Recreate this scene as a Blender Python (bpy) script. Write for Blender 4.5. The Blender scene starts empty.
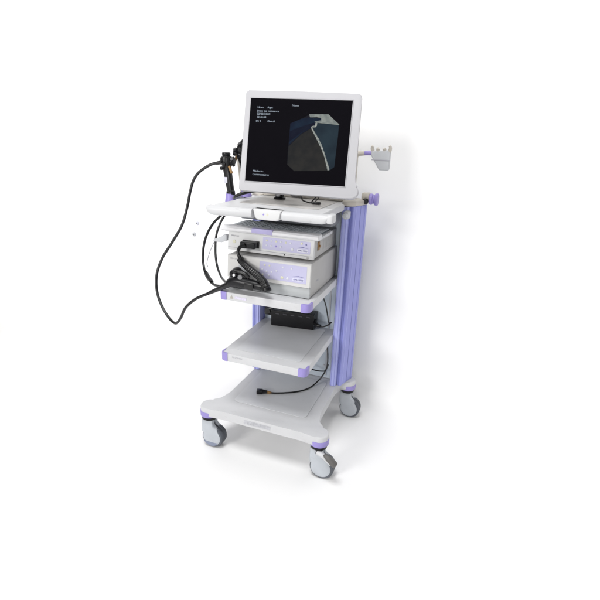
import bpy, bmesh, math, random
from mathutils import Vector, Matrix
random.seed(4)
S = bpy.context.scene
COL = S.collection

# ------------------------------------------------------------------ camera
yaw, pit, rol = -0.3372, 0.3421, 0.0429
f = Vector((math.sin(yaw)*math.cos(pit), math.cos(yaw)*math.cos(pit), -math.sin(pit)))
r = Vector((math.cos(yaw), -math.sin(yaw), 0)); u = r.cross(f)
cc, ss = math.cos(rol), math.sin(rol)
r2 = r*cc + u*ss; u2 = u*cc - r*ss
cam = bpy.data.cameras.new('camera'); cam.sensor_width = 36; cam.lens = 438.4/600*36
cam.clip_start = .05; cam.clip_end = 100
co = bpy.data.objects.new('camera', cam); COL.objects.link(co)
M = Matrix(((r2.x, u2.x, -f.x, .7059), (r2.y, u2.y, -f.y, -1.8197), (r2.z, u2.z, -f.z, 1.4086), (0, 0, 0, 1)))
co.matrix_world = M
S.camera = co

# ------------------------------------------------------------------ light
w = bpy.data.worlds.new('World'); S.world = w; w.use_nodes = True
bg = w.node_tree.nodes['Background']; bg.inputs[0].default_value = (1, .995, .99, 1); bg.inputs[1].default_value = .27
def area(name, loc, tgt, size, power, col=(1, 1, 1)):
    l = bpy.data.lights.new(name, 'AREA'); l.shape = 'SQUARE'; l.size = size; l.energy = power; l.color = col
    o = bpy.data.objects.new(name, l); COL.objects.link(o); o.location = loc
    o.rotation_euler = (Vector(tgt)-Vector(loc)).to_track_quat('-Z', 'Y').to_euler()
area('key_softbox', (-2.75, -6.6, 3.2), (.1, .3, .8), 2.3, 350, (1, .985, .965))
area('top_fill', (.0, -1.7, 4.6), (.1, -.2, .2), 1.4, 140, (1, 1, 1))  # added fill lamp to brighten the deck and shelf tops
area('front_fill', (1.6, -4.4, 1.25), (.1, .2, .8), 1.0, 32, (1, 1, 1))  # added fill lamp to lift device fronts and column sides
S.view_settings.view_transform = 'Standard'; S.view_settings.look = 'None'
S.view_settings.exposure = -0.36; S.view_settings.gamma = 1

# ------------------------------------------------------------------ materials
def mat(name, col, rough=.45, metal=0, spec=.5, var=.06, scale=14, bump=.0, bscale=300, coat=0, col2=None, scuff=0):
    m = bpy.data.materials.new(name); m.use_nodes = True; nt = m.node_tree; b = nt.nodes['Principled BSDF']
    tc = nt.nodes.new('ShaderNodeTexCoord'); n = nt.nodes.new('ShaderNodeTexNoise')
    n.inputs['Scale'].default_value = scale; n.inputs['Detail'].default_value = 6
    nt.links.new(tc.outputs['Object'], n.inputs['Vector'])
    mx = nt.nodes.new('ShaderNodeMix'); mx.data_type = 'RGBA'
    c2 = col2 or tuple(max(0, c*(1-var*2)) for c in col)
    mx.inputs[6].default_value = (*col, 1); mx.inputs[7].default_value = (*c2, 1)
    mr = nt.nodes.new('ShaderNodeMapRange'); mr.inputs[1].default_value = .35; mr.inputs[2].default_value = .75
    nt.links.new(n.outputs['Fac'], mr.inputs[0]); nt.links.new(mr.outputs[0], mx.inputs[0])
    out = mx.outputs[2]
    if scuff:
        mp = nt.nodes.new('ShaderNodeMapping'); mp.inputs['Scale'].default_value = (1, 3.2, 1.7); mp.inputs['Rotation'].default_value = (.3, .2, .7)
        nt.links.new(tc.outputs['Object'], mp.inputs[0])
        n3 = nt.nodes.new('ShaderNodeTexNoise'); n3.inputs['Scale'].default_value = 22; n3.inputs['Detail'].default_value = 9; n3.inputs['Roughness'].default_value = .72
        nt.links.new(mp.outputs[0], n3.inputs['Vector'])
        r3 = nt.nodes.new('ShaderNodeMapRange'); r3.inputs[1].default_value = .60; r3.inputs[2].default_value = .72; r3.inputs[4].default_value = scuff
        nt.links.new(n3.outputs['Fac'], r3.inputs[0])
        m3 = nt.nodes.new('ShaderNodeMix'); m3.data_type = 'RGBA'; m3.inputs[7].default_value = (col[0]*.55, col[1]*.54, col[2]*.53, 1)
        nt.links.new(out, m3.inputs[6]); nt.links.new(r3.outputs[0], m3.inputs[0]); out = m3.outputs[2]
    nt.links.new(out, b.inputs['Base Color'])
    mr2 = nt.nodes.new('ShaderNodeMapRange'); mr2.inputs[3].default_value = rough*.85; mr2.inputs[4].default_value = min(1, rough*1.2)
    nt.links.new(n.outputs['Fac'], mr2.inputs[0]); nt.links.new(mr2.outputs[0], b.inputs['Roughness'])
    b.inputs['Metallic'].default_value = metal; b.inputs['Specular IOR Level'].default_value = spec
    b.inputs['Coat Weight'].default_value = coat
    if bump:
        n2 = nt.nodes.new('ShaderNodeTexNoise'); n2.inputs['Scale'].default_value = bscale
        nt.links.new(tc.outputs['Object'], n2.inputs['Vector'])
        bp = nt.nodes.new('ShaderNodeBump'); bp.inputs['Strength'].default_value = bump; bp.inputs['Distance'].default_value = .001
        nt.links.new(n2.outputs['Fac'], bp.inputs['Height']); nt.links.new(bp.outputs[0], b.inputs['Normal'])
    return m
def emat(name, c1, c2=None, strength=1, scale=60, rough=.25):
    m = mat(name, (.003, .003, .004), .6, spec=.02, var=0); nt = m.node_tree; b = nt.nodes['Principled BSDF']
    n = nt.nodes.new('ShaderNodeTexNoise'); n.inputs['Scale'].default_value = scale; n.inputs['Detail'].default_value = 3
    tc = nt.nodes.new('ShaderNodeTexCoord'); nt.links.new(tc.outputs['Object'], n.inputs['Vector'])
    mx = nt.nodes.new('ShaderNodeMix'); mx.data_type = 'RGBA'
    mx.inputs[6].default_value = (*c1, 1); mx.inputs[7].default_value = (*(c2 or c1), 1)
    mr = nt.nodes.new('ShaderNodeMapRange'); mr.inputs[1].default_value = .35; mr.inputs[2].default_value = .65
    nt.links.new(n.outputs['Fac'], mr.inputs[0]); nt.links.new(mr.outputs[0], mx.inputs[0])
    nt.links.new(mx.outputs[2], b.inputs['Emission Color']); b.inputs['Emission Strength'].default_value = strength
    return m
white = mat('white_enamel', (.585, .59, .605), .38, bump=.08, bscale=500, var=.02, scuff=.35)
cream = mat('cream_plastic', (.55, .515, .46), .45, bump=.08, var=.03)
deckm = mat('deck_mat_grey', (.66, .67, .69), .34, bump=.05, var=.08, scuff=.3, scale=4)
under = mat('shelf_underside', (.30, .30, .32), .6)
lilac = mat('lilac_plastic', (.31, .26, .60), .42, bump=.05, var=.04)
colm = mat('lilac_aluminium', (.33, .35, .74), .45, bump=.03, var=.03, spec=.4, scuff=.15)
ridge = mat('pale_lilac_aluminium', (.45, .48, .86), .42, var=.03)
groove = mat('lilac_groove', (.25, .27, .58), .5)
panelm = mat('pale_blue_panel', (.62, .69, .76), .5, bump=.05)
devm = mat('device_grey', (.655, .66, .665), .45, bump=.15, bscale=700, var=.02)
devside = mat('device_shade_grey', (.44, .435, .43), .5, bump=.25, bscale=900, var=.03)  # darker than the fascia grey: shade of the sides put into the colour
devlow = mat('device_fascia_lower', (.48, .50, .51), .4, bump=.1)
lav = mat('lavender_label', (.50, .49, .68), .4, var=.03)
btn = mat('button_pale', (.64, .65, .72), .35, var=.01)
btny = mat('button_cream', (.66, .65, .50), .35, var=.01)
navy = mat('navy_print', (.10, .10, .32), .5)
greyp = mat('grey_print', (.38, .38, .42), .6)
blackr = mat('black_rubber', (.008, .008, .009), .30, spec=.5, bump=.12, bscale=400, var=.2)
blackp = mat('black_plastic', (.007, .007, .009), .32, spec=.32, bump=.05, var=.2)
keym = mat('keyboard_keys', (.42, .45, .48), .5)
keyb = mat('keyboard_bed', (.26, .28, .31), .6)
cast = mat('caster_cover', (.50, .53, .57), .42, bump=.05, var=.06, scuff=.4)
casts = mat('caster_dark_band', (.24, .27, .36), .5)  # darker blue-grey band low on the caster cover
tyre = mat('tyre_rubber', (.10, .11, .13), .6, bump=.2, var=.15, scuff=.5)
pedalm = mat('pedal_grey', (.12, .115, .11), .5, bump=.1)
monm = mat('monitor_bezel', (.455, .453, .475), .42, bump=.1, bscale=600, var=.015)
monb = mat('monitor_back', (.60, .56, .50), .5)
scrm = mat('screen_glass', (.0036, .0032, .0048), .6, spec=.02, var=0)
steel = mat('steel', (.26, .26, .27), .38, metal=1)
brown = mat('amber_brown', (.30, .17, .06), .5)
hang = mat('hanger_grey', (.54, .555, .58), .5, bump=.05)
bgw = mat('white_backdrop', (.93, .93, .93), .85, spec=.15, var=.004, scale=3)

# ------------------------------------------------------------------ helpers
def nb(): return bmesh.new()
def box(bm, x0, x1, y0, y1, z0, z1, bev=0, seg=2):
    vs = [bm.verts.new(p) for p in ((x0,y0,z0),(x1,y0,z0),(x1,y1,z0),(x0,y1,z0),(x0,y0,z1),(x1,y0,z1),(x1,y1,z1),(x0,y1,z1))]
    fs = [bm.faces.new([vs[i] for i in q]) for q in ((3,2,1,0),(4,5,6,7),(0,1,5,4),(1,2,6,5),(2,3,7,6),(3,0,4,7))]
    if bev:
        es = {e for q in fs for e in q.edges}
        bmesh.ops.bevel(bm, geom=list(es), offset=bev, segments=seg, profile=.5, affect='EDGES')
    return bm
def frame_of(d):
    d = d.normalized(); a = Vector((0,0,1)) if abs(d.z) < .9 else Vector((1,0,0))
    x = d.cross(a).normalized(); return x, x.cross(d).normalized()
def loft(bm, rings):
    L = [[bm.verts.new(p) for p in rg] for rg in rings]; n = len(L[0])
    for a, b in zip(L, L[1:]):
        for i in range(n): bm.faces.new((a[i], a[(i+1) % n], b[(i+1) % n], b[i]))
    bm.faces.new(L[0][::-1]); bm.faces.new(L[-1])
def lathe(bm, p, axis, prof, seg=32, sx=1, sy=1):
    """prof: list of (distance along axis, radius)"""
    p = Vector(p); d = Vector(axis).normalized(); x, y = frame_of(d)
    loft(bm, [[p+d*h+(x*math.cos(t)*sx+y*math.sin(t)*sy)*max(rr, 1e-4) for t in [2*math.pi*i/seg for i in range(seg)]] for h, rr in prof])
    return bm
def cyl(bm, a, b, ra, rb=None, seg=24, bev=0):
    a, b = Vector(a), Vector(b); rb = ra if rb is None else rb; L = (b-a).length
    pr = [(0, ra), (L, rb)]
    if bev: pr = [(0, ra-bev), (bev*.3, ra-bev*.3), (bev, ra), (L-bev, rb), (L-bev*.3, rb-bev*.3), (L, rb-bev)]
    return lathe(bm, a, b-a, pr, seg)
def spline(pts, n=10):
    P = [Vector(p) for p in pts]; P = [P[0]*2-P[1]]+P+[P[-1]*2-P[-2]]; out = []
    for i in range(1, len(P)-2):
        a, b, c, d = P[i-1:i+3]
        for k in range(n):
            t = k/n
            out.append(.5*((2*b)+(c-a)*t+(2*a-5*b+4*c-d)*t*t+(3*b-a-3*c+d)*t**3))
    out.append(P[-2]); return out
def tube(bm, pts, rad, n=10, seg=12):
    c = spline(pts, n); m = len(c); rings = []; prev = None
    for i, p in enumerate(c):
        d = (c[min(i+1, m-1)]-c[max(i-1, 0)]).normalized()
        if prev is None: x, y = frame_of(d)
        else: x = (prev-d*prev.dot(d)).normalized(); y = d.cross(x)
        prev = x
        rr = rad(i/(m-1)) if callable(rad) else rad
        rings.append([p+(x*math.cos(t)+y*math.sin(t))*rr for t in [2*math.pi*k/seg for k in range(seg)]])
    loft(bm, rings); return bm
def prism(bm, poly, a, b, plane='xy', bev=0, seg=3):
    """poly extruded between levels a<b on the remaining axis"""
    f3 = {'xy': lambda q, h: (q[0], q[1], h), 'xz': lambda q, h: (q[0], h, q[1]), 'yz': lambda q, h: (h, q[0], q[1])}[plane]
    A = [bm.verts.new(f3(q, a)) for q in poly]; B = [bm.verts.new(f3(q, b)) for q in poly]; n = len(A)
    fa = bm.faces.new(A); fb = bm.faces.new(B)
    for i in range(n): bm.faces.new((A[i], A[(i+1) % n], B[(i+1) % n], B[i]))
    if bev:
        es = list({e for q in (fa, fb) for e in q.edges})
        bmesh.ops.bevel(bm, geom=es, offset=bev, segments=seg, profile=.5, affect='EDGES')
    return bm
def arc(cx, cy, rr, a0, a1, n=10): return [(cx+rr*math.cos(math.radians(a0+(a1-a0)*i/n)), cy+rr*math.sin(math.radians(a0+(a1-a0)*i/n))) for i in range(n+1)]
def rrect(x0, x1, y0, y1, rr, n=6):
    return arc(x1-rr, y0+rr, rr, -90, 0, n)+arc(x1-rr, y1-rr, rr, 0, 90, n)+arc(x0+rr, y1-rr, rr, 90, 180, n)+arc(x0+rr, y0+rr, rr, 180, 270, n)
OFF = {}
def thing(name, label, cat, loc=(0,0,0), rot=None, local=False, group=None):
    o = bpy.data.objects.new(name, None); COL.objects.link(o); o.location = loc; o.empty_display_size = .05
    if rot: o.rotation_euler = rot
    OFF[o.name] = Vector((0,0,0)) if local else Vector(loc)
    o['label'] = label; o['category'] = cat
    if group: o['group'] = group
    return o
def obj(name, bm, m, parent=None, smooth=True, ang=35, label=None):
    bmesh.ops.recalc_face_normals(bm, faces=bm.faces)
    if parent is not None:
        q = parent
        while q.parent: q = q.parent
        bmesh.ops.translate(bm, verts=bm.verts, vec=-OFF[q.name])
    me = bpy.data.meshes.new(name)
    if smooth:
        for fc in bm.faces: fc.smooth = True
        for e in bm.edges:
            if len(e.link_faces) == 2 and e.calc_face_angle(0) > math.radians(ang): e.smooth = False
    bm.to_mesh(me); bm.free()
    for x in (m if isinstance(m, (list, tuple)) else [m]): me.materials.append(x)
    o = bpy.data.objects.new(name, me); COL.objects.link(o)
    if parent is not None: o.parent = parent
    if label: o['label'] = label
    return o
def text_bm(bm, s, origin, size, xdir=(1,0,0), ydir=(0,0,1), depth=.0003, width=None):
    cu = bpy.data.curves.new('t', 'FONT'); cu.body = s; cu.size = size; cu.extrude = depth; cu.resolution_u = 3
    o = bpy.data.objects.new('t', cu); COL.objects.link(o)
    dg = bpy.context.evaluated_depsgraph_get(); me = bpy.data.meshes.new_from_object(o.evaluated_get(dg))
    bpy.data.objects.remove(o)
    xs = [v.co.x for v in me.vertices]; k = (width/(max(xs)-min(xs))) if width else 1
    X, Y = Vector(xdir), Vector(ydir); Z = X.cross(Y); O = Vector(origin)
    for v in me.vertices: v.co = O+X*(v.co.x*k)+Y*v.co.y+Z*v.co.z
    bm.from_mesh(me); bpy.data.meshes.remove(me)
    return bm

# ------------------------------------------------------------------ setting
YW, RC = .42, .09
b = nb(); vs = [b.verts.new(p) for p in ((-9,-8,0),(9,-8,0),(9,YW-RC,0),(-9,YW-RC,0))]; b.faces.new(vs)
o = obj('floor', b, bgw); o['kind'] = 'structure'
b = nb(); prof = [(YW-RC+RC*math.sin(t), RC-RC*math.cos(t)) for t in [math.pi/2*i/16 for i in range(17)]]+[(YW, 6)]
A = [b.verts.new((-9, y, z)) for y, z in prof]; B = [b.verts.new((9, y, z)) for y, z in prof]
for i in range(len(A)-1): b.faces.new((A[i], B[i], B[i+1], A[i+1]))
o = obj('wall', b, bgw); o['kind'] = 'structure'

# ------------------------------------------------------------------ trolley
T = thing('medical_trolley', 'tall white trolley with lilac columns on four casters, carrying the screen and devices', 'trolley', (0, 0, 0))
ZD = .2232
# base deck with rounded ears over the casters
KX, KY, KB, KR, KL = .276, -.258, .25, .042, .238
half = ([(0, -.292)] + [(.20, -.292)] + arc(KX, KY, KR, -100, 95, 16) + [(.262, -.208), (.248, -.192), (.239, -.165), (.236, -.12), (.236, .13), (.240, .17), (.25, .195)]
        + arc(KX, KB, KR, -60, 90, 12) + [(.2, .292), (0, .292)])
outline = half + [(-(x-(KX-KL) if y > KB-.045 and x > .21 else x if y < .1 or x < .21 else min(x, .232)), y) for x, y in half[::-1][1:-1]]
b = nb(); prism(b, outline, ZD-.044, ZD, 'xy', .007, 3); obj('base_deck', b, white, T)
b = nb(); prism(b, rrect(-.185, .185, -.19, .16, .02), ZD+.0004, ZD+.003, 'xy', .0012, 1); obj('deck_mat', b, deckm, T)
b = nb(); box(b, -.075, .055, -.2932, -.2915, ZD-.032, ZD-.013)
obj('name_label', b, mat('worn_label', (.52, .525, .56), .5, var=.16, scale=90), T, label='worn grey label strip on the front edge of the deck')
for sx in (-1, 1):
    for ky in (KY, KB):
        b = nb(); lathe(b, (-KL if sx < 0 and ky > 0 else sx*KX, ky, ZD-.056), (0,0,1), [(0, .038), (.004, .0435), (.026, .0447), (.031, .0435), (.0315, .03)], 36); obj('corner_bumper', b, lilac, T)
# casters: hood > wheel, swivel ring, pedal
def caster(x, y, pedal=False, band=False):
    ox, oz, R = .024, .056, .056; ax = x+ox
    b = nb()
    hp = [(x-.034, .152)] + [(x-.035, .11), (x-.034, .08)] + arc(ax-.003, .055, .0500, 160, 400, 26) + [(x+.052, .104), (x+.036, .112), (x+.027, .124), (x+.025, .152)]
    gx, gz = ax-.008, .066
    for sg in (-1, 1):
        loft(b, [[(gx+(px-gx)*k, y+sg*d, gz+(pz-gz)*k) for px, pz in hp] for d, k in ((.006, .99), (.016, 1), (.0205, .985), (.0240, .955), (.0265, .90), (.0280, .82), (.0288, .68), (.0290, .50), (.0290, .2))])
    box(b, x-.033, x+.020, y-.02, y+.02, .122, .152, .004)
    h = obj('caster', b, cast, T)
    b = nb(); 
    for s in (-1, 1):
        lathe(b, (ax, y+s*.0125, oz), (0, s, 0), [(-.0125, .03), (-.012, .050), (-.008, R-.001), (0, R), (.008, R-.001), (.0125, .052), (.013, .03)], 40)
    obj('wheel', b, tyre, h)
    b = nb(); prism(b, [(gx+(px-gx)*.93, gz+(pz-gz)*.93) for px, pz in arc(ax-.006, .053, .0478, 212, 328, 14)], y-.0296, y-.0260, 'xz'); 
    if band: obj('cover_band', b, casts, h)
    else: b.free()
    b = nb(); lathe(b, (x, y, .150), (0,0,1), [(0, .034), (.003, .037), (.014, .037), (.018, .03)], 32); obj('swivel_ring', b, blackp, h)
    if pedal:
        b = nb(); tube(b, [(x+.0, y-.026, .140), (x+.028, y-.033, .134), (x+.050, y-.037, .122), (x+.072, y-.04, .106)], lambda t: .013-.002*t, 8, 12)
        obj('pedal_arm', b, white, h)
        b = nb(); tube(b, [(x+.040, y-.045, .150), (x+.058, y-.05, .141), (x+.078, y-.052, .127), (x+.092, y-.05, .114)], lambda t: .0085+.0065*math.sin(t*2.2), 8, 14)
        obj('brake_pedal', b, pedalm, h)
caster(-KX, KY, band=True); caster(KX, KY, True); caster(KX, KB); caster(-KL, KB)
# columns
for s in (-1, 1):
    P = lambda pts: [(s*x, y) for x, y in pts]
    body = P([(.203, .176), (.246, .160), (.252, .158), (.257, .163), (.2885, .262), (.289, .275), (.284, .288), (.274, .294), (.21, .294), (.203, .288)])
    b = nb(); prism(b, body, ZD-.002, 1.150, 'xy', .0015, 1); col = obj('column', b, colm, T)
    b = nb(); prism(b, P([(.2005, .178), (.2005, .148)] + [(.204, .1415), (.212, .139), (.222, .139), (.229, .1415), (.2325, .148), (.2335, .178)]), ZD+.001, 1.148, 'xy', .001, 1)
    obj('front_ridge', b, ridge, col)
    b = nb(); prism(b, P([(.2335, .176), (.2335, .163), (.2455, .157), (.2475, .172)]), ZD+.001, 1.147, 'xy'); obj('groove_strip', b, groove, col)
    for k, (ax_, ay_) in enumerate(((.2095, .1393), (.2245, .1393))):
        b = nb(); box(b, s*ax_-.0012, s*ax_+.0012, ay_-.0018, ay_+.001, ZD+.002, 1.1475, .0005, 1); obj('rib', b, colm, col)
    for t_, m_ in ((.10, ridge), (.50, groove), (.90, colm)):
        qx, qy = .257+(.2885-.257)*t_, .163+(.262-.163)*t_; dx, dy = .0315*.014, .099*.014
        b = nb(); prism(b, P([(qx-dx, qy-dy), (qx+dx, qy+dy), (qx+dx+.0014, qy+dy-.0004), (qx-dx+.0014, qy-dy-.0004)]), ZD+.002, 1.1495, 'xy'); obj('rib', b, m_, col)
    b = nb(); prism(b, P([(.198, .178), (.198, .146), (.204, .138), (.224, .136), (.233, .139), (.25, .154), (.259, .160), (.292, .262), (.292, .280), (.284, .291), (.272, .297), (.21, .297), (.198, .29)]), 1.1505, 1.174, 'xy', .004, 3)
    obj('column_cap', b, cream, col)
# back panel
b = nb(); box(b, -.2, .2, .205, .215, ZD+.0035, 1.14); obj('back_panel', b, panelm, T)
b = nb()
for x in (-.16, .16): box(b, x-.004, x+.004, .200, .2052, ZD+.02, 1.12)
for z in (.30, .49, .78): 
    for x in (-.15, .15): cyl(b, (x, .203, z), (x, .197, z), .006, seg=12, bev=.001)
obj('panel_rail', b, hang, T)
# shelves
def shelf(zt, thick, yb):
    b = nb(); ol = [(-.202, yb), (-.202, -.25)] + arc(-.182, -.250, .020, 180, 270, 6)[1:] + arc(.182, -.250, .020, 270, 360, 6) + [(.202, yb)]
    prism(b, ol, zt-thick, zt, 'xy', .005, 3); s = obj('shelf', b, white, T)
    b = nb(); prism(b, rrect(-.155, .155, -.215, .17, .012), zt+.0004, zt+.002, 'xy', .0008, 1); obj('shelf_mat', b, deckm, s)
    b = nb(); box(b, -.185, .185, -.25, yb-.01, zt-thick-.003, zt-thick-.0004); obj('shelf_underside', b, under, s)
    for sx in (-1, 1):
        b = nb(); prism(b, [(sx*x, y) for x, y in [(.168, -.2722)] + arc(.182, -.250, .0222, 270, 360, 6) + [(.2042, -.226), (.196, -.226), (.196, -.262), (.168, -.262)]], zt-thick-.001, zt+.0012, 'xy', .0015, 2)
        obj('corner_cap', b, lilac, s)
    return s
s1 = shelf(.517, .036, .20); s2 = shelf(.806, .034, .20)
b = nb(); text_bm(b, 'KS-27 SHELF', (-.145, -.2702, .502), .009, width=.05); 
obj('shelf_print', b, greyp, s1)
b = nb(); prism(b, [(-.152, .781), (-.136, .781), (-.144, .796)], -.2712, -.2700, 'xz'); obj('warning_sticker', b, mat('sticker_grey', (.45, .42, .38), .5), s2)
b = nb(); box(b, -.128, -.075, -.2712, -.2700, .782, .793); obj('sticker', b, mat('sticker_lilac', (.66, .63, .76), .5, var=.1, scale=150), s2)
# worktop
b = nb()
ol = arc(-.195, -.255, .025, 180, 260, 6) + arc(.205, -.245, .025, 280, 360, 6) + [(.232, .06), (.205, .10), (.197, .20), (-.197, .20), (-.205, .10), (-.22, .06)]
prism(b, ol, 1.142, 1.168, 'xy', .006, 3)
wt = obj('worktop', b, white, T)
b = nb(); prism(b, rrect(-.165, .185, -.165, .13, .02), 1.1684, 1.1700, 'xy', .0008, 1); obj('worktop_mat', b, mat('beige_mat', (.50, .485, .47), .4, bump=.1, var=.04), wt)
b = nb(); box(b, -.237, .196, -.0, .134, 1.074, 1.1415, .004); obj('shade_box', b, mat('shadow_grey', (.20,.21,.23), .6), wt)  # added box, no real drawer: dark grey stands in for under-tray shade
# front handle of the worktop: two rounded wings and a grey tab
def wing(x0, x1, ya, yb_, capl, capr):
    b = nb(); n = 26; rings = []
    for i in range(n+1):
        t = i/n; x = x0+(x1-x0)*t; k = 1
        e = min(1, (t/.16) if capl else 1, ((1-t)/.16) if capr else 1)
        k = .35+.65*math.sqrt(max(0, 1-(1-e)**2))
        yc = ya+(yb_-ya)*t; hy, hz = .026, .0185*k
        rings.append([(x, yc+hy*math.copysign(abs(math.cos(a))**.6, math.cos(a)), 1.1685-hz+hz*math.copysign(abs(math.sin(a))**.6, math.sin(a))) for a in [2*math.pi*j/20 for j in range(20)]])
    loft(b, rings); return b
obj('front_handle', wing(-.222, -.040, -.300, -.272, True, False), white, wt)
obj('front_handle', wing(.082, .262, -.266, -.262, False, True), white, wt)
b = nb(); box(b, .255, .280, -.288, -.235, 1.137, 1.171, .007, 3); obj('handle_end', b, white, wt)
b = nb(); prism(b, [(-.038, 1.168), (-.030, 1.136), (-.018, 1.128), (.060, 1.128), (.072, 1.136), (.080, 1.168)], -.290, -.24, 'xz', .006, 3); tb = obj('lock_tab', b, devm, wt)
b = nb(); lathe(b, (.008, -.2898, 1.150), (0,-1,0), [(0, .0035), (.001, .0033)], 16); obj('tab_emblem', b, lilac, tb)
b = nb(); lathe(b, (.024, -.2898, 1.150), (0,-1,0), [(0, .0045), (.001, .0043)], 16); obj('tab_emblem', b, btny, tb)
# rear ledge on the worktop
b = nb(); box(b, -.197, .197, .150, .285, 1.1684, 1.196, .006, 3); obj('rear_ledge', b, cream, T)
# side latch on the right column
b = nb(); box(b, .222, .246, .085, .137, 1.10, 1.135, .006); cyl(b, (.235, .09, 1.118), (.235, .060, 1.118), .010, seg=16, bev=.002); obj('side_latch', b, hang, T)
# push handle: spool shaped lilac grip on the right
b = nb(); cyl(b, (.275, .262, 1.187), (.30, .262, 1.187), .012, seg=20)
lathe(b, (.298, .262, 1.178), (1,0,0), [(0, .014), (.002, .024), (.009, .0265), (.016, .025), (.019, .020), (.024, .020), (.028, .027), (.036, .0295), (.042, .027), (.044, .012)], 32)
obj('push_grip', b, lilac, T)
b = nb(); lathe(b, (.284, .246, 1.168), (.35,-1,0), [(0, .0135), (.010, .0135), (.013, .010)], 24); obj('clamp_screw', b, blackp, T)
b = nb(); box(b, .262, .300, .248, .290, 1.174, 1.205, .006); obj('grip_bracket', b, cream, T)
# monitor stand on the worktop
b = nb(); lathe(b, (-.068, .05, 1.1703), (0,0,1), [(0, .026), (.006, .027), (.010, .020), (.040, .018), (.052, .016)], 32); obj('swivel_post', b, blackp, T)
b = nb(); lathe(b, (-.068, .0305, 1.192), (0,-1,0), [(0, .012), (.004, .012), (.005, .009)], 24); obj('post_screw', b, steel, T)
b = nb(); box(b, -.200, .015, .030, .058, 1.200, 1.219, .004); obj('monitor_bar', b, blackp, T)
b = nb(); box(b, -.12, -.08, .0285, .0302, 1.206, 1.212, .0005, 1); obj('bar_plate', b, steel, T)
b = nb(); box(b, -.045, .02, .045, .075, 1.205, 1.42, .004); obj('monitor_bracket', b, blackp, T)
# tube hanger arm on the right
b = nb(); cyl(b, (.225, .235, 1.197), (.225, .235, 1.378), .011, seg=20); tube(b, [(.225, .235, 1.372), (.24, .232, 1.378), (.268, .225, 1.381)], lambda t: .013-.003*t, 6, 14); ha = obj('hanger_post', b, cream, T)
b = nb(); cyl(b, (.264, .226, 1.381), (.304, .220, 1.382), .0095, .0085, seg=20, bev=.001); obj('arm_joint', b, lilac, T)
b = nb(); prism(b, [(.298, 1.392), (.372, 1.398), (.383, 1.392), (.384, 1.318), (.379, 1.312), (.342, 1.312), (.336, 1.318), (.300, 1.370)], .205, .232, 'xz', .005, 3); hb = obj('tube_hanger', b, hang, T)
b = nb(); box(b, .303, .3835, .2032, .2052, 1.353, 1.357, .0008, 1); obj('hanger_seam', b, greyp, hb)
for i, (x, h) in enumerate(((.305, .022), (.330, .014), (.353, .014), (.377, .026))):
    b = nb(); tube(b, [(x, .214, 1.390), (x+(.004 if i > 1 else -.004), .210, 1.39+h*.6), (x+(.001 if i > 1 else -.001), .206, 1.39+h)], lambda t: .0085-.003*t, 6, 12); obj('hook', b, cream, hb)
# endoscope holder at the left: post and two lilac cups
b = nb(); tube(b, [(-.300, .150, 1.160), (-.306, .15, 1.22), (-.318, .147, 1.32), (-.318, .14, 1.365)], lambda t: .0165-.004*t, 8, 16); obj('holder_post', b, cream, T)
b = nb(); box(b, -.33, -.20, .10, .17, 1.146, 1.166, .006); tube(b, [(-.305, .12, 1.157), (-.305, .03, 1.157)], .011, 4, 12); obj('holder_bracket', b, white, T)
b = nb(); lathe(b, (-.305, .03, 1.128), (-.06, 0, 1), [(0, .026), (.003, .029), (.03, .024), (.050, .022), (.052, .0175)], 28); obj('scope_cup', b, lilac, T)
b = nb(); lathe(b, (-.262, .1, 1.160), (0, 0, 1), [(0, .026), (.003, .028), (.022, .025), (.034, .023), (.036, .0175)], 28); obj('scope_cup', b, lilac, T)
# cable hook at the left of the devices
b = nb(); prism(b, [(-.306, .984), (-.262, .984), (-.236, .994), (-.236, 1.020), (-.250, 1.022), (-.262, 1.006), (-.300, .996)], -.140, -.118, 'xz', .003, 2); obj('cable_hook', b, hang, T)
b = nb(); box(b, -.240, -.199, -.12, .19, .990, 1.012, .003); obj('hook_bracket', b, hang, T)

# ------------------------------------------------------------------ monitor
W, H = .406, .325
MO = thing('monitor', 'large flat white-framed screen standing on top, showing a dark image with white writing', 'monitor', (.062, -.092, 1.414), None, local=True)
mf = Vector((math.sin(-.157)*math.cos(.25), math.cos(-.157)*math.cos(.25), -math.sin(.25)))
mr_ = Vector((math.cos(-.157), -math.sin(-.157), 0)); mu = mr_.cross(mf)
MO.matrix_world = Matrix(((mr_.x, mf.x, mu.x, .062), (mr_.y, mf.y, mu.y, -.092), (mr_.z, mf.z, mu.z, 1.414), (0,0,0,1)))
ol = ([(-.219, -.200), (.195, -.207)] + arc(.230, -.180, .0275, -80, 55, 10) + [(.2425, -.145), (.2395, -.12), (.2360, .172)]
      + arc(.2245, .176, .012, 0, 88, 6) + [(0, .192)] + arc(-.214, .181, .0115, 92, 180, 6) + [(-.2255, -.12), (-.2275, -.165)] + arc(-.2195, -.191, .009, 180, 265, 5))
bm = nb()
# bezel ring around the screen opening, then the shell behind
hole = [(-W/2, -H/2), (W/2, -H/2), (W/2, H/2), (-W/2, H/2)]
prism(bm, ol, -.004, .030, 'xz', .005, 4); housing = obj('housing', bm, monm, MO)
bm = nb(); x0, x1, z0, z1, e = -W/2, W/2, -H/2, H/2, .0035
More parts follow.
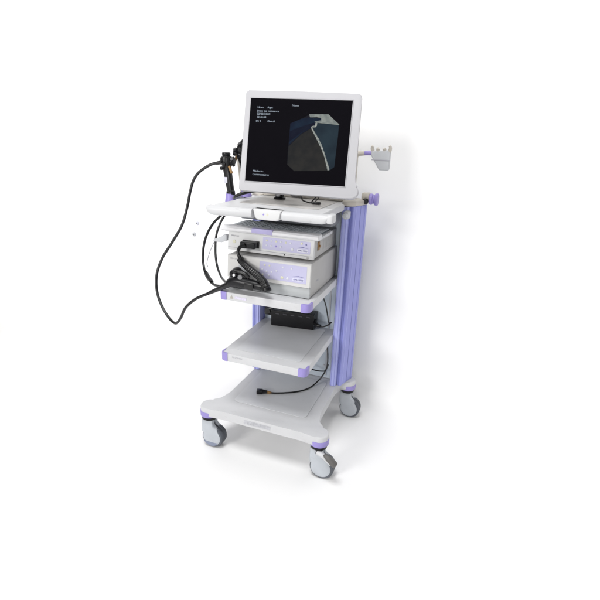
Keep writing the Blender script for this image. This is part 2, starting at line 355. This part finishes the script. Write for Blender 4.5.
# thin chamfered lip, the screen sits inside it
for (xa, xb, za, zb) in ((x0-e, x1+e, z1, z1+e), (x0-e, x1+e, z0-e, z0), (x0-e, x0, z0, z1), (x1, x1+e, z0, z1)): box(bm, xa, xb, -.0062, -.0042, za, zb, .0008, 1)
obj('screen_lip', bm, monm, MO)
bm = nb(); box(bm, x0, x1, -.0050, -.0042, z0, z1); scr = obj('screen', bm, scrm, MO)
bm = nb(); prism(bm, rrect(-.16, .16, -.13, .13, .02), .030, .062, 'xz', .012, 3); box(bm, -.06, .06, .06, .085, -.06, .06, .004); obj('rear_shell', bm, monb, MO)
bm = nb(); box(bm, -.02, .02, .03, .075, -.205, -.12, .004); obj('neck', bm, blackp, MO)
def flat(name, pts, lvl, m, parent=scr):
    bm = nb(); y = -.0050-.00025*lvl
    vs = [bm.verts.new((a, y, c)) for a, c in pts]; vs2 = [bm.verts.new((a, -.0049, c)) for a, c in pts]; n = len(vs)
    bm.faces.new(vs); [bm.faces.new((vs[i], vs[(i+1) % n], vs2[(i+1) % n], vs2[i])) for i in range(n)]
    return obj(name, bm, m, parent, smooth=False)
field = [(-.0346,.0695),(.0077,.0886),(.0413,.1063),(.1135,.1081),(.1577,.0722),(.1584,.0275),(.1549,-.09),(.136,-.1052),(-.0028,-.1136),(-.0333,-.0903),(-.0355,-.0443)]
flat('image_field', field, 1, emat('image_dark', (.014, .016, .022), (.010, .010, .016), 1, 30))
flat('image_brown_area', [(.0515,.0533),(.0946,-.0135),(.1340,-.1045),(.130,-.1056),(-.0028,-.1132),(-.0330,-.0903),(-.0343,-.0205),(.0129,.0287)], 2, emat('image_brown', (.034, .033, .030), (.022, .023, .023), 1, 25))
flat('image_blue_area', [(.0674,.0737),(.1576,.0705),(.158,.0275),(.1545,-.09),(.1373,-.1028),(.1074,-.0281),(.0594,.0521),(.0663,.06)], 3, emat('image_blue', (.017, .029, .042), (.026, .046, .062), 1, 14))
flat('image_dark_blue_area', [(-.0344,.0690),(.0077,.0880),(.0423,.0949),(.0848,.0923),(.0855,.0848),(.0593,.0779),(.0654,.0706),(.0535,.0572),(.0126,.0325),(-.0333,-.0126)], 4, emat('image_navy', (.012, .026, .050), (.008, .012, .030), 1, 22))
flat('image_shadow_stripe', [(-.0344,.0384),(.0104,.0579),(.0594,.0750),(.0645,.0706),(.0535,.0572),(.0126,.0365),(-.0333,-.0026)], 5, emat('image_deep_navy', (.006, .008, .022), (.010, .014, .030), 1, 22))
flat('image_bright_band', [(.0374,.1062),(.1135,.1081),(.1594,.0708),(.1500,.0700),(.1017,.0733),(.0673,.0752),(.0615,.0795),(.087,.0849),(.0862,.0939),(.0691,.0964),(.0423,.0949)], 6, emat('image_pale_green', (.36, .39, .36), (.24, .27, .26), 1, 70))
bm = nb(); lp = spline([(a, -.0065, c) for a, c in ((.0696,.0752),(.0662,.0615),(.0529,.0549),(.0807,.0125),(.1037,-.0283),(.1182,-.0619),(.1335,-.1031))], 6)
wds = [.0012+.0016*math.sin(i*1.3)**2+.0008*math.sin(i*.4) for i in range(len(lp))]; L, R = [], []
for i, p in enumerate(lp):
    d = (lp[min(i+1, len(lp)-1)]-lp[max(i-1, 0)]).normalized(); nrm = Vector((d.z, 0, -d.x)); wd = abs(wds[i])+.0012
    L.append(bm.verts.new(p+nrm*wd)); R.append(bm.verts.new(p-nrm*wd))
for i in range(len(lp)-1): bm.faces.new((L[i], L[i+1], R[i+1], R[i]))
obj('image_bright_line', bm, emat('image_line', (.50, .52, .48), (.24, .27, .26), 1, 120), scr, smooth=False)
tm = emat('screen_writing', (.62, .70, .80), (.42, .50, .60), 1, 200)
for s, x, z, wd, sz in (('Nom:', -.1735, .1245, .026, .0100), ('Age:', -.1325, .1245, .022, .0100), ('Date de naissance', -.1745, .1105, .0900, .0105), ('02/02/2009', -.1745, .0985, .055, .0100),
                    ('12:40:08', -.1735, .0865, .036, .0100), ('EC 0', -.176, .0715, .020, .0100), ('Gain:0', -.1285, .0715, .029, .0100), ('None', -.034, .1345, .026, .0100),
                    ('Médecin:', -.1735, -.1240, .043, .0105), ('Commentaires', -.1735, -.1375, .067, .0105)):
    bm = nb(); text_bm(bm, s, (x, -.0056, z), sz, (1,0,0), (0,0,1), .0002, wd); obj('screen_writing', bm, tm, scr, smooth=False)

# ------------------------------------------------------------------ upper device
U = thing('video_processor', 'slimmer upper grey box unit with lavender control panel, directly under the keyboard', 'video processor', (-.027, 0, .957))
x0, x1, y0, y1, z0, z1 = -.222, .170, -.152, .193, .9585, 1.0405
b = nb(); prism(b, [(y0+.006, z0+.002), (y1, z0+.002), (y1, z1), (y0+.012, z1)], x0+.004, x1, 'yz', .003, 2); obj('housing', b, devside, U)
b = nb()
for i in range(7):
    y = -.02+i*.026; box(b, x1-.0005, x1+.0008, y, y+.012, z0+.02, z1-.02)
obj('side_vents', b, mat('vent_grey', (.40,.40,.40), .6), U)
b = nb(); prism(b, [(y0-.006, z0+.004), (y0+.014, z0+.0005), (y0+.014, z1+.0012), (y0+.004, z1+.0012)], x0, x1+.002, 'yz', .0025, 3); fu = obj('fascia', b, devm, U)
def yf(z): return y0-.006+(z-z0-.004)*(.010/(z1-z0-.003))     # the slightly sloped face
ydir = Vector((0, .010/(z1-z0-.003), 1)).normalized()
def plate(name, px0, px1, pz0, pz1, m, parent, lift=.0012, rr=.002):
    b = nb()
    pts = rrect(px0, px1, pz0, pz1, rr, 3); a = [b.verts.new((x, yf(z)-lift, z)) for x, z in pts]; c = [b.verts.new((x, yf(z)+.002, z)) for x, z in pts]; n = len(a)
    b.faces.new(a); [b.faces.new((a[i], a[(i+1) % n], c[(i+1) % n], c[i])) for i in range(n)]
    return obj(name, b, m, parent, smooth=False)
pu = plate('control_panel', -.056, .157, .983, 1.033, lav, fu)
def button(x, z, rr, m, parent, yy=None, sx=1):
    b = nb(); yb_ = (yf(z) if yy is None else yy)-.0010
    lathe(b, (x, yb_, z), (0,-1,0), [(0, rr), (.0012, rr), (.0018, rr*.8)], 16, sx=sx); return obj('button', b, m, parent)
for i in range(6): button(-.038+i*.0215, 1.020, .0042, btn if i % 2 else btny, pu)
for i in range(4): button(-.038+i*.0215, 1.000, .0042, lilac if i == 2 else btn, pu)
button(.118, 1.024, .005, btny, pu); button(.138, 1.021, .003, navy, pu); button(.079, .995, .006, btn, pu)
plate('model_plate', .101, .148, .989, 1.001, mat('plate_white', (.72,.72,.82), .4), pu, .0018)
b = nb(); text_bm(b, 'EPK-1000', (.104, yf(.992)-.0022, .992), .0085, width=.040); obj('panel_writing', b, navy, pu, smooth=False)
b = nb(); prism(b, [(.102, 1.0045), (.125, 1.0075), (.150, 1.0055), (.125, 1.0095)], yf(1.006)-.002, yf(1.006), 'xz'); obj('swoosh', b, navy, pu)
b = nb(); text_bm(b, 'PENTAX', (-.206, yf(1.021)-.0006, 1.021), .009, width=.036); obj('panel_writing', b, greyp, fu, smooth=False)
b = nb(); box(b, x0+.003, x1-.001, yf(.974)-.0008, yf(.974)+.001, .9735, .9750); obj('seam', b, greyp, fu)
button(-.190, .999, .007, btny, fu); button(.148, .968, .0045, devside, fu); button(.046, .969, .003, blackp, fu)
b = nb(); box(b, -.150, -.072, yf(.99)-.005, yf(.99)+.004, .982, 1.012, .002); obj('socket', b, blackp, fu)
b = nb(); box(b, x1+.0005, x1+.004, -.100, -.078, .990, 1.026, .001); cyl(b, (x1+.003, -.089, 1.008), (x1+.010, -.089, 1.008), .006, seg=14); obj('card_slot', b, brown, U)
for xx in (x0+.03, x1-.03):
    for yy in (y0+.04, y1-.03): b = nb(); cyl(b, (xx, yy, .9562), (xx, yy, .962), .010, seg=14); obj('foot', b, blackr, U)

# ------------------------------------------------------------------ lower device
D = thing('light_source', 'taller lower beige-grey box unit standing on the upper shelf below the video unit', 'light source', (-.007, 0, .808))
x0, x1, y0, y1, z0, z1 = -.194, .180, -.2125, .193, .8105, .9555
b = nb(); prism(b, [(y0+.012, z0), (y1, z0), (y1, z1-.0004), (y0+.012, z1-.0004)], x0+.003, x1, 'yz', .004, 3); obj('housing', b, devside, D)
b = nb(); text_bm(b, '▸', (x1+.0006, -.10, .855), .02, (0,1,0), (0,0,1)); box(b, x1-.001, x1+.0008, -.125, -.095, .862, .867); obj('side_mark', b, greyp, D, smooth=False)
b = nb(); prism(b, [(y0-.001, .858), (y0+.016, .856), (y0+.016, z1), (y0+.010, z1), (y0+.004, z1-.004)], x0, x1+.0015, 'yz', .0025, 3); fd = obj('fascia', b, mat('fascia_light', (.63,.625,.615), .42, bump=.1, var=.02), D)
b = nb(); box(b, x0+.001, x1+.0005, y0+.004, y0+.016, z0, .8555, .003); obj('lower_fascia', b, devlow, D)
yf = lambda z: y0-.001+(z-.858)*.0052/.09
pd_ = plate('control_panel', -.043, .166, .873, .944, lav, fd)
for x, z, m_ in ((-.020,.930,btny),(.002,.930,btny),(-.030,.912,btn),(-.010,.904,btn),(.012,.904,btn),(.034,.912,btn),(.062,.930,btn),(.10,.930,btn),(-.028,.889,btny),(.0,.889,btn)): button(x, z, .0040, m_, pd_)
button(.060, .887, .0065, btny, pd_); button(.084, .886, .006, btn, pd_)
plate('model_plate', .107, .156, .880, .893, mat('plate_lilac', (.66,.66,.82), .4), pd_, .0018)
b = nb(); text_bm(b, 'EPK-1000', (.110, yf(.8835)-.0023, .8835), .0085, width=.042); obj('panel_writing', b, navy, pd_, smooth=False)
b = nb(); prism(b, [(.106, .8975), (.132, .9005), (.158, .8985), (.132, .9025)], yf(.9)-.002, yf(.9), 'xz'); obj('swoosh', b, navy, pd_)
b = nb(); text_bm(b, 'PENTAX', (-.180, yf(.936)-.0006, .936), .009, width=.040); obj('panel_writing', b, greyp, fd, smooth=False)
b = nb(); lathe(b, (-.120, y0+.002, .885), (0,-1,0), [(0, .034), (.006, .033), (.010, .029), (.010, .02)], 32); obj('light_port', b, hang, fd)

# ------------------------------------------------------------------ keyboard
K = thing('keyboard', 'slim white keyboard with grey keys lying below the top tray', 'keyboard', (-.02, -.06, 1.0422))
b = nb(); prism(b, rrect(-.243, .192, -.158, .05, .012), 1.0422, 1.053, 'xy', .002, 2); obj('base', b, white, K)
b = nb(); prism(b, [(-.166, 1.045), (-.172, 1.051), (-.172, 1.060), (-.164, 1.0665), (-.128, 1.0675), (-.118, 1.062), (-.118, 1.045)], -.246, .195, 'yz', .004, 3); obj('palm_rest', b, mat('bright_white', (.74,.74,.76), .4), K)
b = nb(); box(b, -.100, -.005, -.1738, -.150, 1.0485, 1.0690, .002); obj('lilac_label', b, mat('pale_lilac', (.42,.39,.64), .45), K)
b = nb(); box(b, -.232, .182, -.117, .045, 1.0531, 1.0560); obj('key_bed', b, keyb, K)
for row in range(6):
    y = -.113+row*.026; x = -.228; i = 0; b = nb()
    wds_ = [.026, .018] + [.018]*14 + [.026, .030, .018, .018, .018]
    if row == 0: wds_ = [.026, .022, .022, .11, .022, .022, .026, .018, .018, .018, .018, .018, .018, .018]
    for wd in wds_:
        if x+wd > .180: break
        prism(b, [(x+.001, y), (x+wd-.001, y), (x+wd-.001, y+.021), (x+.001, y+.021)], 1.0562, 1.0630, 'xy', .0016, 1); x += wd+.0008
    obj('key_row', b, keym, K)

# ------------------------------------------------------------------ black power box + its cable
Bx = thing('power_box', 'flat black box lying at the back of the middle shelf, leads coming out', 'power supply', (0, .13, .5195))
b = nb(); prism(b, [(-.122, .106), (.100, .134), (.098, .198), (-.12, .198)], .5195, .604, 'xy', .005, 3); bd = obj('case', b, blackp, Bx)
b = nb(); box(b, -.175, -.125, .135, .19, .56, .60, .005); cyl(b, (-.15, .15, .585), (-.15, .125, .585), .012, seg=16); obj('side_socket', b, blackr, Bx)
b = nb()
for i in range(5):
    t = .1+i*.18; px, py = -.122+.222*t, .106+.028*t; box(b, px, px+.02, py-.001, py+.004, .585, .590)
obj('case_slots', b, mat('dark_slot', (.05,.05,.06), .5), Bx)
C1 = thing('power_lead', 'thin black lead dropping from the upper shelf to the right end of the black box', 'cable', (.17, .1, .57))
b = nb(); tube(b, [(.150,.08,.765),(.158,.082,.72),(.170,.09,.679),(.181,.10,.615),(.182,.115,.585),(.186,.14,.578)], .0030, 8, 10); obj('wire', b, blackr, C1)
b = nb(); tube(b, [(.098,.15,.566),(.119,.12,.560),(.140,.115,.559)], lambda t: .011-.003*t, 5, 14); obj('plug', b, blackp, C1)
b = nb(); tube(b, [(.138,.115,.559),(.155,.12,.557),(.175,.125,.566),(.192,.137,.580)], .0038, 8, 10); obj('wire', b, blackr, C1)
C2 = thing('loose_cable', 'black cord lying across the bottom deck and ending in a black plug', 'cable', (0, 0, ZD+.003))
zt = ZD+.0075
b = nb(); tube(b, [(.172,.14,.478),(.186,.12,.42),(.192,.11,.37),(.185,.11,.325),(.160,.12,.308),(.12,.12,.306),(.07,.12,.318),(.03,.12,.345)], .0034, 10, 10); obj('hanging_loop', b, blackr, C2)
b = nb(); tube(b, [(.190,.135,.345),(.175,.13,.30),(.155,.12,.262),(.130,.088,zt+.004),(.108,.043,zt),(.070,.0,zt),(.021,-.033,zt),(-.023,-.055,zt),(-.045,-.062,zt)], .0038, 10, 10); obj('wire', b, blackr, C2)
b = nb(); tube(b, [(-.040,-.061,zt+.001),(-.062,-.068,zt+.003)], lambda t: .0050+.003*t, 4, 12); obj('strain_relief', b, brown, C2)
b = nb(); tube(b, [(-.058,-.067,zt+.004),(-.075,-.073,zt+.005),(-.085,-.077,zt+.006)], lambda t: .0075+.0045*t, 4, 14)
bb = nb(); box(bb, -.0, .030, -.012, .012, 0, .020, .003); bmesh.ops.rotate(bb, verts=bb.verts, matrix=Matrix.Rotation(.32+math.pi, 3, 'Z')); bmesh.ops.translate(bb, verts=bb.verts, vec=(-.082, -.076, ZD+.0032))
me_ = bpy.data.meshes.new('tmp'); bb.to_mesh(me_); bb.free(); b.from_mesh(me_); bpy.data.meshes.remove(me_)
obj('plug', b, blackp, C2)

# ------------------------------------------------------------------ endoscope in the left holder
E1 = thing('endoscope', 'black endoscope upright in the lilac cup, its long cord looping out to the left', 'endoscope', (-.305, .03, 1.17))
b = nb()
tube(b, [(-.3045,.03,1.168),(-.307,.03,1.195),(-.312,.03,1.225),(-.318,.03,1.262),(-.322,.03,1.286),(-.324,.03,1.310),(-.325,.03,1.332),(-.3255,.03,1.341)],
     lambda t: .0205 if t < .12 else (.0165 + .0035*math.sin((t-.12)*3) + (.010*max(0, min(1, (t-.62)/.14)))) if t < .93 else .024, 8, 20)
sc = obj('control_body', b, blackr, E1)
b = nb(); lathe(b, (-.326, .03, 1.340), (0,-.05,1), [(0, .016), (.003, .0185), (.013, .0195), (.018, .018), (.020, .012)], 24); obj('top_cap', b, blackp, sc)
for i, (x, z) in enumerate(((-.338, 1.318), (-.322, 1.305), (-.335, 1.290))):
    b = nb(); lathe(b, (x, .006, z), (0,-1,0), [(0, .008), (.008, .008), (.010, .006)], 16); obj('valve_button', b, blackp, sc)
b = nb(); cyl(b, (-.302, .03, 1.320), (-.288, .028, 1.320), .018, seg=24, bev=.002)
for k in range(5):
    a = k*math.pi*2/5; cyl(b, (-.293, .029+.014*math.cos(a), 1.320+.014*math.sin(a)), (-.290, .029+.021*math.cos(a), 1.320+.021*math.sin(a)), .0065, seg=10)
obj('angle_wheel', b, blackp, sc)
b = nb(); cyl(b, (-.306, .018, 1.300), (-.290, .014, 1.270), .006, seg=14, bev=.001); obj('channel_port', b, brown, sc)
b = nb(); box(b, -.327, -.312, .0095, .0125, 1.225, 1.252, .001); obj('grip_label', b, mat('label_grey', (.62,.62,.70), .5), sc)
b = nb(); tube(b, [(-.335,.03,1.316),(-.352,.03,1.314),(-.378,.027,1.308)], lambda t: .0125-.005*t, 6, 14); obj('cord_sleeve', b, blackr, E1)
cord = [(-.365,.028,1.312),(-.407,.022,1.300),(-.460,.014,1.266),(-.488,.006,1.228),(-.503,-.004,1.173),(-.507,-.025,1.110),(-.528,-.046,1.021),(-.571,-.067,.941),(-.618,-.091,.859),(-.637,-.117,.783),(-.624,-.143,.708),(-.584,-.169,.648),(-.530,-.191,.600),(-.478,-.209,.584),(-.433,-.228,.628),(-.392,-.246,.690),(-.330,-.256,.745),(-.254,-.262,.787),(-.200,-.266,.818)]
b = nb(); tube(b, cord, .0066, 8, 14); obj('universal_cord', b, blackr, E1)
b = nb(); tube(b, [(-.262,-.262,.783),(-.205,-.266,.815),(-.165,-.268,.838),(-.140,-.268,.852)], lambda t: .0075+.0085*t, 8, 14); obj('cord_sleeve', b, blackr, E1)
b = nb(); tube(b, [(-.158,-.264,.845),(-.140,-.264,.854),(-.112,-.264,.858),(-.080,-.264,.856),(-.045,-.264,.855),(-.010,-.264,.853),(.000,-.264,.852)], lambda t: .018+.006*math.sin(min(1, t*1.3)*3.14)-.004*(t > .9), 6, 22)
cn = obj('connector', b, blackp, E1)
b = nb(); lathe(b, (-.138, -.215, .884), (-.1,-1,-.05), [(0, .024), (.012, .025), (.030, .022), (.042, .019), (.046, .012)], 28); obj('light_guide_plug', b, blackp, cn)
b = nb(); tube(b, [(-.142,-.254,.890),(-.118,-.262,.900),(-.09,-.262,.896),(-.066,-.262,.880)], lambda t: .0085, 6, 12); obj('cap_strap', b, blackr, cn)
b = nb(); lathe(b, (-.104, -.262, .879), (.3,-1,.2), [(0, .012), (.016, .012), (.020, .009)], 20); lathe(b, (-.128, -.268, .884), (.1,-1,.4), [(0, .007), (.012, .007), (.014, .005)], 16); obj('metal_fitting', b, steel, cn)
b = nb(); box(b, -.075, -.035, -.292, -.286, .838, .866, .003); obj('grip_rib', b, blackr, cn)

# second endoscope, mostly hidden behind the monitor
E2 = thing('endoscope', 'second black endoscope, half hidden behind the left edge of the screen', 'endoscope', (-.262, .1, 1.19))
b = nb(); tube(b, [(-.262,.10,1.178),(-.266,.10,1.22),(-.272,.10,1.27),(-.282,.10,1.31),(-.292,.10,1.34),(-.290,.10,1.368),(-.276,.10,1.392),(-.262,.10,1.41)], lambda t: .0135+.008*max(0, min(1, (t-.5)*5))*(1-.5*max(0, (t-.8)*4)), 8, 18); s2_ = obj('control_body', b, blackr, E2)
b = nb(); lathe(b, (-.300, .088, 1.364), (-.5,-.6,.3), [(0, .012), (.016, .012), (.020, .009)], 18); lathe(b, (-.284, .084, 1.345), (-.2,-1,0), [(0, .011), (.014, .011), (.017, .008)], 18)
lathe(b, (-.312, .095, 1.352), (-1,-.2,.2), [(0, .010), (.012, .010), (.014, .007)], 18); lathe(b, (-.278, .082, 1.388), (-.4,-.6,.7), [(0, .010), (.014, .010), (.017, .007)], 16); obj('valve_button', b, blackp, s2_)
b = nb(); cyl(b, (-.312, .09, 1.325), (-.300, .082, 1.345), .006, seg=12, bev=.001); obj('channel_port', b, brown, s2_)
b = nb(); tube(b, [(-.262,.10,1.162),(-.268,.07,1.130),(-.300,.03,1.108),(-.332,0,1.085),(-.372,-.033,1.034),(-.391,-.067,.967),(-.385,-.1,.889),(-.338,-.153,.827),(-.274,-.2,.807),(-.215,-.236,.816),(-.170,-.250,.826)], .0058, 8, 12); obj('insertion_tube', b, blackr, E2)
b = nb(); tube(b, [(-.290,.05,1.115),(-.321,0,1.081),(-.348,-.03,1.003),(-.341,-.06,.924),(-.317,-.09,.862),(-.262,-.150,.830),(-.210,-.205,.828),(-.175,-.236,.834)], .0052, 8, 12); obj('light_guide_tube', b, blackr, E2)
b = nb(); tube(b, [(-.345,-.144,.838),(-.318,-.166,.824),(-.285,-.192,.812)], .0085, 6, 12); obj('tube_sleeve', b, blackr, E2)

# video lead between the units
V = thing('video_lead', 'short thick ribbed black lead plugged into the upper unit and hanging over the lower one', 'cable', (-.11, -.17, .99))
b = nb(); box(b, -.146, -.076, -.190, -.1585, .984, 1.010, .004, 3); obj('plug', b, blackp, V)
b = nb(); tube(b, [(-.125,-.185,.996),(-.138,-.200,.990),(-.143,-.212,.972),(-.134,-.216,.952),(-.122,-.222,.942)], lambda t: .0125-.006*math.sin(t*3.1), 8, 14); obj('lead', b, blackr, V)
b = nb(); tube(b, [(-.128,-.226,.946),(-.111,-.232,.933),(-.075,-.245,.916),(-.028,-.262,.898),(.006,-.276,.878),(.024,-.284,.852)], lambda t: .0125+.0045*t+.0009*math.sin(t*150), 26, 18); obj('ribbed_sleeve', b, blackr, V)
b = nb(); lathe(b, (.023, -.284, .858), (.3,-.35,-1), [(0, .0165), (.003, .019), (.012, .019), (.016, .015), (.017, .008)], 24); obj('end_cap', b, blackp, V)

# cables on the worktop
G = thing('monitor_cable', 'thick black cable running left from beneath the screen over the worktop', 'cable', (-.18, 0, 1.172))
b = nb(); tube(b, [(-.262,-.02,1.165),(-.240,-.04,1.178),(-.218,-.033,1.189),(-.184,-.005,1.199),(-.133,.018,1.205),(-.07,.022,1.208),(-.03,.024,1.212)], .0072, 8, 14); obj('wire', b, blackr, G)
G2 = thing('signal_wires', 'two thin black wires looping from below the screen to a small plug on the worktop', 'wire', (.1, 0, 1.172))
b = nb(); tube(b, [(.040,.06,1.230),(.048,.02,1.212),(.061,-.01,1.184),(.085,-.018,1.176),(.112,-.024,1.174),(.132,-.028,1.176)], .0030, 8, 10); obj('wire', b, blackr, G2)
b = nb(); tube(b, [(.048,.03,1.222),(.085,.03,1.216),(.125,.03,1.225),(.122,.0,1.200),(.110,-.012,1.182),(.106,-.02,1.176)], .0026, 8, 10); obj('wire', b, blackr, G2)
b = nb(); tube(b, [(.135,.05,1.235),(.134,.02,1.205),(.122,-.01,1.180),(.118,-.022,1.175)], .0024, 8, 10); obj('wire', b, blackr, G2)
b = nb(); box(b, .118, .152, -.040, -.026, 1.1704, 1.182, .003); obj('plug', b, blackp, G2)
H1 = thing('cable_tie', 'thin grey wire hanging from the clip at the left of the devices', 'wire', (-.31, -.125, .98))
b = nb(); tube(b, [(-.300,-.128,.990),(-.318,-.124,.960),(-.334,-.122,.928),(-.345,-.120,.900),(-.352,-.120,.872),(-.349,-.118,.855)], .0016, 8, 8); obj('wire', b, greyp, H1)

# wall studs at the left
for (x, z, rr, m_, lb) in ((-.768, .872, .0125, hang, 'small grey stud on the white wall, the lower and darker of two'), (-.742, .941, .010, btn, 'tiny pale stud on the white wall, the upper and fainter of two')):
    t = thing('wall_stud', lb, 'stud', (x, YW, z), group='studs on the wall')
    b = nb(); lathe(b, (x, YW, z), (0,-1,0), [(-.002, rr), (.003, rr), (.008, rr*.8), (.010, rr*.4)], 20); obj('stud_head', b, m_, t)
    b = nb(); lathe(b, (x, YW-.0098, z), (0,-1,0), [(0, rr*.38), (.002, rr*.3)], 14); obj('stud_centre', b, steel, t)
